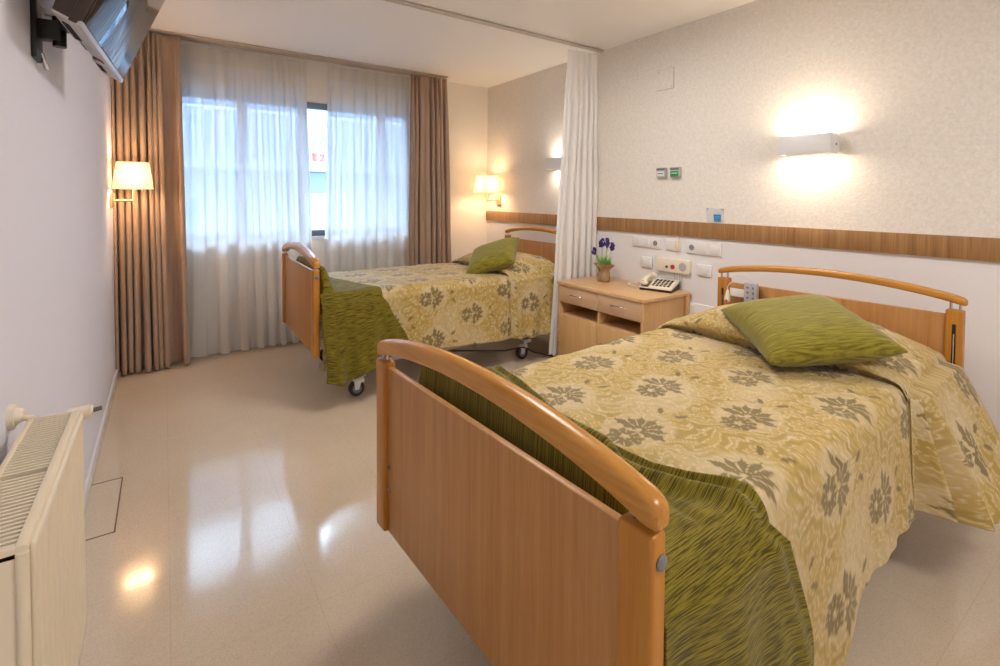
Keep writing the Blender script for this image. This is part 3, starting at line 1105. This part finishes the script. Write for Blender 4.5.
# ------------------------------------------------------------------ wall devices on the headboard wall
def wallbox(name, y0, y1, z0, z1, d, m, label, cat, build, group=None):
    r = empty(name, (XR, (y0+y1)/2, (z0+z1)/2))
    w, h = (y1-y0)/2, (z1-z0)/2
    MB().box(-d, 0, -w, w, -h, h, min(.006, d*.45), 3).build('plate', m, r)
    build(r, w, h, d)
    return tag(r, label, cat, group)
def socket(r, d, y):
    s_ = MB()
    s_.cyl((-d-.001, y, 0), (-d+.004, y, 0), .024, seg=28)
    o = s_.build('socket', 'white_plastic', r)
    s_ = MB()
    s_.cyl((-d-.0015, y, 0), (-d, y, 0), .020, seg=28)
    for k in (-1, 1):
        s_.cyl((-d-.002, y+k*.0095, 0), (-d-.001, y+k*.0095, 0), .003, seg=10, mi=1)
        s_.box(-d-.004, -d, y-.002, y+.002, k*.017-.001, k*.017+.001, mi=1)
    s_.build('recess', [mat('socket_grey', lin(150, 148, 150), .6), 'dark_slot'], o)
def rocker(r, d, y, w=.030, h=.030):
    MB().box(-d-.005, -d+.001, y-w, y+w, -h, h, .003, 2).build('rocker', 'white_plastic', r)
def b1(r, w, h, d):
    rocker(r, d, .085); rocker(r, d, .0); socket(r, d, -.084)
def b2(r, w, h, d):
    rocker(r, d, .01, .035, .036)
    MB().box(-d-.02, -d+.001, -w+.006, -w+.028, -h*.92, h*.9, .005, 2).build('side_cap', mat('ivory_cap', lin(240, 224, 190), .4), r)
    MB().cyl((-d+.003, -w*.8, h), (-d+.003, -w*.8, h+.025), .002).build('stub', 'grey', r)
def b3(r, w, h, d):
    socket(r, d, .086); rocker(r, d, .0); rocker(r, d, -.086)
def b4(r, w, h, d):
    MB().box(-d-.004, -d+.001, -w*.72, w*.72, -h*.72, h*.72, .003).build('cover', 'white_plastic', r)
wallbox('switch_plate', 2.278, 2.540, .936, 1.016, .012, 'white_plastic', 'white triple plate of two rockers and a socket nearest the lavender', 'switch', b1)
wallbox('switch_plate', 2.112, 2.236, .934, 1.020, .012, 'white_plastic', 'white single switch plate with ivory side cap between the triple plates', 'switch', b2)
wallbox('switch_plate', 1.803, 2.066, .929, 1.017, .012, 'white_plastic', 'white triple plate with the socket on its left, nearest the near headboard', 'switch', b3)
wallbox('junction_cover', 2.352, 2.452, .787, .868, .018, 'white_plastic', 'small white square plate above the telephone handset, left of the call unit', 'wall plate', b4)
wallbox('junction_cover', 1.872, 1.977, .785, .864, .016, 'white_plastic', 'white square plate beside the near headboard, right of the call unit', 'wall plate', b4)
def b5(r, w, h, d):
    MB().cyl((-d-.004, .045, -.012), (-d+.002, .045, -.012), .010, seg=20).build('green_button', 'darkgreen', r)
    MB().cyl((-d-.005, -.006, -.008), (-d+.002, -.006, -.008), .017, seg=24).build('red_button', 'red', r)
    b = MB()
    b.cyl((-d-.002, -.085, .0), (-d+.002, -.085, .0), .030, seg=32)
    b.build('speaker_grille', 'grey', r)
    for k in range(4):
        b = MB()
        b.tube([(-d*.5, -.02+k*.02-.05, -h+.002), (-d*.45, -.022+k*.02-.05, -h-.04), (-.02, -.03+k*.018-.04, -h-.10)], .0018, 6)
        b.build('wire', 'grey', r)
wallbox('nurse_call_unit', 2.026, 2.300, .781, .878, .03, 'cream_plastic', 'cream call unit with red and green buttons above the telephone', 'call unit', b5)
def b6(r, w, h, d):
    MB().box(-d-.002, -d+.001, -w+.002, w-.002, h*.45, h*.85, .001).build('band', 'grey_plastic', r)
    MB().box(-d-.002, -d+.001, -w*.75, w*.75, -h*.7, h*.25, .001).build('label_field', 'white_plastic', r)
    MB().box(-d-.003, -d, -w*.6, w*.6, -h*.3, -h*.12).build('lettering', 'grey_plastic', r)
def b7(r, w, h, d):
    MB().box(-d-.002, -d+.001, -w+.002, w-.002, h*.45, h*.85, .001).build('band', 'grey_plastic', r)
    MB().box(-d-.002, -d+.001, -w*.85, w*.85, -h*.8, h*.2, .001).build('green_field', 'green', r)
    MB().box(-d-.003, -d, -w*.6, w*.6, -h*.25, -h*.1).build('lettering', 'white_plastic', r)
wallbox('gas_outlet', 2.235, 2.312, 1.462, 1.536, .03, 'silver', 'silver wall gas outlet with a white label', 'gas outlet', b6)
wallbox('gas_outlet', 2.118, 2.195, 1.460, 1.536, .03, 'silver', 'silver wall gas outlet with a green label', 'gas outlet', b7)
sg = empty('acrylic_sign', (XR, 1.856, 1.152))
MB().box(-.006, -.002, -.062, .062, 0, .098, .001).build('panel', 'acrylic', sg)
b = MB()
b.box(-.008, -.006, -.042, .006, .012, .056)
b.box(-.0085, -.0078, -.036, 0, .040, .043, mi=1).box(-.0085, -.0078, -.036, 0, .030, .032, mi=1)
b.build('blue_label', ['blue', mat('pale_blue', lin(120, 190, 230), .5)], sg)
for yy in (-.056, .056):
    MB().cyl((-.012, yy, .09), (0, yy, .09), .0045, seg=12).build('screw', 'steel', sg)
tag(sg, 'clear acrylic sign with a blue label standing on the oak trim', 'sign')
def b8(r, w, h, d):
    for a, c in ((-1, 1), (1, -1)):
        MB().cyl((-d-.002, a*(w-.016), c*-(h-.014)), (-d, a*(w-.016), c*-(h-.014)), .004, seg=10).build('screw', 'grey', r)
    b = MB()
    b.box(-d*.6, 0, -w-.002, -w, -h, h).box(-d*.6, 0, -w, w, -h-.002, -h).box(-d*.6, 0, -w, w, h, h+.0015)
    b.build('rim', mat('rim_tan', lin(186, 164, 136), .6), r)  # thin tan strips along three edges of the cover plate
wallbox('access_cover', 2.195, 2.340, 2.105, 2.252, .006, 'wallpaper', 'square screwed cover plate high on the papered wall', 'wall plate', b8)

# ------------------------------------------------------------------ wall lights (boxes lighting up and down)
def wall_light(y, label):
    r = empty('wall_light', (XR, y, 1.565))
    w, h, d0, d1 = .133, .105, .028, .112
    b = MB()
    b.box(-d1, -d1+.004, -w, w, 0, h, .0015)
    b.box(-d1+.003, -d0, -w, -w+.0035, 0, h, .001)
    b.box(-d1+.003, -d0, w-.0035, w, 0, h, .001)
    b.build('shade', 'white_metal', r)
    MB().box(-d0, 0, -w, w, .012, h-.012, .002).build('back_box', 'white_metal', r)
    MB().cyl((-.066, -w+.02, h/2), (-.066, w-.02, h/2), .014, seg=16).build('tube', 'tube', r)
    b = MB()
    b.cyl((-.045, -w-.002, h*.45), (-.045, -w+.002, h*.45), .007, seg=14)
    b.build('screw', 'grey_plastic', r)
    return tag(r, label, 'wall light', 'white box wall lights')
wall_light(WL[0], 'white box wall light shining on the papered wall over the nearest bed')
wall_light(WL[1], 'white box wall light over the farther bed, partly behind the privacy curtain')

# ------------------------------------------------------------------ reading lamps with pleated square shades
def pleated_shade(c, half_b, half_t, z0, z1, parent):
    npl = 13
    per = []
    for side in range(4):
        for k in range(npl):
            for q in (0, 1):
                t = (k+q*.5)/npl
                a = 1.0 if q == 0 else .94
                u = -1+2*t
                x, y = [(u, -1), (1, u), (-u, 1), (-1, -u)][side]
                per.append((x*a, y*a))
    per = np.array(per)
    P = np.zeros((len(per)+1, 6, 3))
    for j in range(6):
        t = j/5
        hf = half_b+(half_t-half_b)*t
        pp = np.vstack([per, per[:1]])
        P[:, j, 0] = pp[:, 0]*hf
        P[:, j, 1] = pp[:, 1]*hf
        P[:, j, 2] = z0+(z1-z0)*t
    o = grid_mesh('lamp_shade', P, 'shade', smooth=False)
    o.parent = parent
    o.location = c
    return o
def reading_lamp(cpos, wallx, basey, label):
    sg = 1 if wallx < 1 else -1
    r = empty('reading_lamp', (wallx, basey, 1.275))
    loc = cpos-Vector((wallx, basey, 0))
    MB().box(min(0, sg*.022), max(0, sg*.022), -.045, .045, -.05, .05, .004).build('wall_plate', mat('brass_plate', lin(214, 190, 150), .3, .6), r)
    b = MB()
    ax = loc.x
    b.tube([(sg*.02, 0, .0), (ax*.6, loc.y*.6, .0), (ax, loc.y, .0), (ax, loc.y, .03)], .008, 10)
    b.cyl((ax, loc.y, -.02), (ax, loc.y, .12), .009)
    b.build('arm', mat('brass_arm', lin(214, 196, 160), .3, .6), r)
    b = MB()
    b.cyl((ax, loc.y-.0, .10), (ax, loc.y, .14), .014)
    b.build('lamp_holder', 'white_plastic', r)
    pleated_shade((ax, loc.y, 0), .112, .088, 1.355-1.275, 1.537-1.275, r)
    return tag(r, label, 'lamp', 'pleated shade reading lamps')
reading_lamp(LAMP_L, XL, 4.20, 'lit pleated shade wall lamp on the left wall before the taupe drape')
reading_lamp(LAMP_R, XR, 4.40, 'lit pleated shade wall lamp in the corner beyond the far bed')

# ------------------------------------------------------------------ radiator
RX0, RX1, RY0, RY1, RZ0, RZ1 = -.266, -.176, .985, 1.54, .28, .80
rad = empty('radiator', ((RX0+RX1)/2, (RY0+RY1)/2, RZ0))
ox, oy = (RX0+RX1)/2, (RY0+RY1)/2
ln = (RY1-RY0)/2
hx = (RX1-RX0)/2
hz = RZ1-RZ0
def ribbed(xf, sgn):
    # vertical pressed ribs on a panel
    nr = 12
    ys, xs_ = [], []
    for i in range(nr*8+1):
        t = i/(nr*8)
        y = -ln+.012+(2*ln-.024)*t
        ph_ = (t*nr) % 1
        dep = .018*float(sstep(.18, .36, ph_)*(1-sstep(.64, .82, ph_)))
        ys.append(y); xs_.append(dep)
    P = np.zeros((len(ys), 8, 3))
    zz = [0, .012, .035, .06, hz-.07, hz-.045, hz-.02, hz-.006]
    kk = [.0, .0, .5, 1, 1, .5, 0, 0]
    for j in range(8):
        P[:, j, 0] = [xf-sgn*(d*kk[j]) for d in xs_]
        P[:, j, 1] = ys
        P[:, j, 2] = zz[j]
    return P
o = grid_mesh('front_panel', ribbed(hx, 1), 'radiator', solid=.008)
o.modifiers[0].offset = 1
o.parent = rad
b = MB()
b.box(-hx, -hx+.012, -ln+.01, ln-.01, 0, hz-.006, .003)
b.build('rear_panel', 'radiator', rad)
b = MB()
b.box(-hx+.015, hx-.034, -ln+.03, ln-.03, .03, hz-.03)
b.build('convector', 'rad_shade', rad)
b = MB()
b.box(hx-.014, hx+.002, -ln, ln, hz-.012, hz+.002, .004)
b.box(-hx, -hx+.010, -ln, ln, hz-.010, hz+.002, .003)
b.box(-hx+.008, hx-.012, -ln, -ln+.008, hz-.010, hz+.001, .002)
b.box(-hx+.008, hx-.012, ln-.008, ln, hz-.010, hz+.001, .002)
n_s = 42
for i in range(n_s):
    y = -ln+.014+(2*ln-.028)*i/(n_s-1)
    if i == 19:
        continue
    b.box(-hx+.008, hx-.012, y-.0026, y+.0026, hz-.010, hz-.001)
b.build('top_grille', 'radiator', rad)
for y_ in (-ln, ln-.003):
    b = MB()
    b.box(-hx+.004, hx-.004, y_, y_+.003, .01, hz-.016, .001)
    b.build('side_cover', 'radiator', rad)
for y_ in (-ln, ln):
    b = MB()
    b.tube([(hx-.004, y_, 0.006), (hx-.004, y_, hz-.008)], .008, 10)
    b.build('edge_bead', 'radiator', rad)
b = MB()
b.tube([(-hx-.01, -ln-.010, hz-.05), (hx-.03, -ln-.010, hz-.05)], .012, 12)
b.build('pipe', 'radiator', rad)
b = MB()
b.tube([(-hx+.03, ln-.01, hz-.04), (-hx+.06, ln+.03, hz-.03), (-hx+.07, ln+.032, hz-.022)], .010, 10)
b.build('pipe', 'radiator', rad)
b = MB()
b.tube([(-hx-.028, ln+.005, hz+.01), (-hx+.01, ln-.002, hz+.0)], .007, 10)
b.build('pipe', 'radiator', rad)
b = MB()
b.cyl((hx-.022, ln+.03, hz-.022), (hx+.018, ln+.03, hz-.018), .018, .016, 18)
b.cyl((hx+.018, ln+.03, hz-.018), (hx+.024, ln+.03, hz-.018), .014, .012, 18)
v_ = b.build('valve', 'cream_plastic', rad)
MB().cyl((hx+.022, ln+.03, hz-.018), (hx+.040, ln+.03, hz-.016), .0055).build('valve_stem', mat('grey_stem', lin(120, 110, 104), .4, .6), v_)
b = MB()
b.cyl((-hx-.034, ln+.01, hz+.008), (-hx-.022, ln+.01, hz+.008), .030, .028, 28)
b.cyl((-hx-.022, ln+.01, hz+.008), (-hx-.008, ln+.01, hz+.008), .020, .014, 24)
b.build('rosette', 'cream_plastic', rad)
rad.location = (ox, oy, RZ0)
tag(rad, 'cream panel radiator with a slatted top on the left wall', 'radiator')

# ------------------------------------------------------------------ television on its bracket
tv = empty('television', (-.147, 1.995, 1.7475))
tv.rotation_euler = (0, math.radians(22.6), math.radians(-3.2))
TW, TH = .367, .435
b = MB()
b.box(-.030, -.004, -TW, TW, 0, TH, .004)
b.build('bezel', 'tv_dark', tv)
MB().box(-.006, 0, -TW+.012, TW-.012, .014, TH-.012, .001).build('screen', 'screen', tv)
b = MB()
b.box(-.012, .001, -TW, TW, -.002, .012, .002)
b.build('bottom_strip', 'silver', tv)
b = MB()
b.prism([(-.028, .004), (-.066, .010), (-.072, .06), (-.072, .34), (-.040, TH-.02), (-.028, TH-.01)], 1, -TW+.004, TW*.1, .004)
b.prism([(-.028, .004), (-.045, .008), (-.055, .06), (-.055, .34), (-.040, TH-.02), (-.028, TH-.01)], 1, TW*.1, TW-.02, .004)
b.build('housing', 'tv_dark', tv)
b = MB()
b.prism([(-.006, -.003), (-.064, .004), (-.066, .010), (-.006, .006)], 1, -TW+.002, -TW*.30, .001)
b.prism([(-.006, -.003), (-.046, .002), (-.050, .008), (-.006, .006)], 1, -TW*.30, TW*.35, .001)
b.prism([(-.006, -.003), (-.058, .003), (-.062, .012), (-.006, .006)], 1, TW*.35, TW*.96, .001)
b.build('underside', 'tv_under', tv)
b = MB()
for k in range(14):
    y = -TW+.06+k*.012
    b.box(-.052, -.036, y, y+.005, -.0012, .004, 0, mtx=None)
for k in range(10):
    y = TW*.45+k*.012
    b.box(-.052, -.036, y, y+.005, -.0012, .004)
b.build('vents', 'dark_slot', tv)
b = MB()
b.box(-.040, -.014, TW*.10, TW*.24, -.0025, .003, .001)
b.box(-.034, -.020, TW*.13, TW*.20, -.0040, .003, .001, mi=1)
b.build('ports', ['dark_slot', 'red'], tv)
tag(tv, 'flat television tilted down from the left wall near the ceiling', 'television')
br = empty('wall_bracket', (XL, 1.91, 1.785))
MB().box(0, .012, -.045, .045, -.08, .085, .002).build('wall_plate', 'black', br)
b = MB()
b.box(.010, .06, -.022, .022, -.02, .035, .003)
b.cyl((.055, 0, -.035), (.055, 0, .05), .016)
b.box(.05, .10, -.018, .018, .012, .045, .003)
b.build('arm', 'black', br)
MB().cyl((.012, .02, -.055), (.022, .03, -.10), .006).build('lock_lever', 'steel', br)
tag(br, 'black wall bracket holding the television', 'bracket')
cb = MB()
cb.tube([(-.285, 1.98, 1.87), (-.278, 1.94, 1.845), (-.26, 1.92, 1.84), (-.235, 1.92, 1.86), (-.225, 1.94, 1.90), (-.228, 1.97, 1.98), (-.25, 1.99, 2.03)], .0045, 8)
tag(cb.build('cable', 'cable_white'), 'pale cable looping behind the television bracket', 'cable')

# cable on the floor under the far bed
cb = MB()
pts = [(1.80, 3.25, .135), (2.0, 3.17, .12), (2.2, 3.12, .10), (2.36, 3.08, .11), (2.45, 3.06, .06), (2.6, 3.02, .012), (2.8, 2.95, .006), (2.99, 2.92, .006)]
cb.tube(pts, .006, 8)
tag(cb.build('cable', 'cable_black'), 'black power cable trailing under the head of the farther bed', 'cable')

# ceiling fixtures added out of view to fill the room with light
for lx, ly, lab in ((1.5, -.75, 'added round fill light on the ceiling behind the camera, out of view'), (1.6, 1.95, 'added round fill light on the ceiling above the space between the two beds, out of view')):
  cl = empty('ceiling_fill_lamp', (lx, ly, H))
  MB().lathe([(.30, 0), (.31, -.03), (.29, -.05), (.28, -.05)], seg=48).build('rim', 'white_metal', cl)
  MB().lathe([(.275, -.048), (.26, -.06), (.15, -.068), (.01, -.07)], seg=48).build('diffuser', 'ceil_fill', cl)
  tag(cl, lab, 'ceiling light', 'added round fill lights')

# ------------------------------------------------------------------ outside
struct(MB().box(-25, 30, YB+.3, 40, -3.3, -3.2).build('ground', 'asphalt', smooth=False))
bd = empty('apartment_building', (3, 11, -3.2))
def bp(name, boxes, m, parent=bd):
    b = MB()
    for (x0, x1, y0_, y1_, z0, z1) in boxes:
        b.box(x0-3, x1-3, y0_-11, y1_-11, z0+3.2, z1+3.2)
    return b.build(name, m, parent, smooth=False)
bp('wall', [(-9, 14, 11.0, 16, -3.2, 5.2)], 'facade')
bp('balcony_slab', [(-2.0, 8, 10.0, 11.0, 1.78, 1.97)], 'facade')
bp('balcony_slab', [(-2.0, 8, 10.0, 11.0, -1.12, -.93)], 'facade')
rl = []
for i in range(66):
    x = -1.98+i*.15
    rl.append((x, x+.018, 10.02, 10.04, 1.97, 2.85))
rl.append((-2, 8, 10.01, 10.05, 2.83, 2.88))
bp('railing', rl, 'rail_grey')
rl = []
for i in range(66):
    x = -1.98+i*.15
    rl.append((x, x+.018, 10.02, 10.04, -.93, -.05))
rl.append((-2, 8, 10.01, 10.05, -.07, -.02))
bp('railing', rl, 'rail_grey')
for (x0, x1, z0, z1) in ((-1.2, .6, -.9, 1.3), (2.3, 4.4, -.9, 1.35), (5.6, 7, -.9, 1.3), (-1.2, .6, 2.0, 4.2), (4.0, 5.6, 2.0, 4.2)):
    w_ = bp('window', [(x0, x1, 10.96, 11.0, z0, z1)], 'rail_grey')
    bp('pane', [(x0+.06, (x0+x1)/2-.03, 10.93, 10.97, z0+.06, z1-.06), ((x0+x1)/2+.03, x1-.06, 10.93, 10.97, z0+.06, z1-.06)], 'facade_glass', w_).location = (0, 0, 0)
tag(bd, 'pale apartment building with balconies seen through the window', 'building')
fp = empty('flower_pot', (2.62, 10.4, 1.972))
MB().lathe([(.09, 0), (.12, .16), (.135, .165), (.135, .2), (.11, .2), (.02, .18)], seg=20).build('pot', 'terracotta', fp)
b = MB()
for i in range(40):
    a = random.uniform(0, 2*PI); r = random.uniform(0, .12)
    b.sphere((r*math.cos(a), r*math.sin(a), .22+random.uniform(0, .14)), .03, (1, 1, .5), 6)
b.build('foliage', 'leaf', fp)
tag(fp, 'red flower pot on the balcony across the street', 'flower pot')
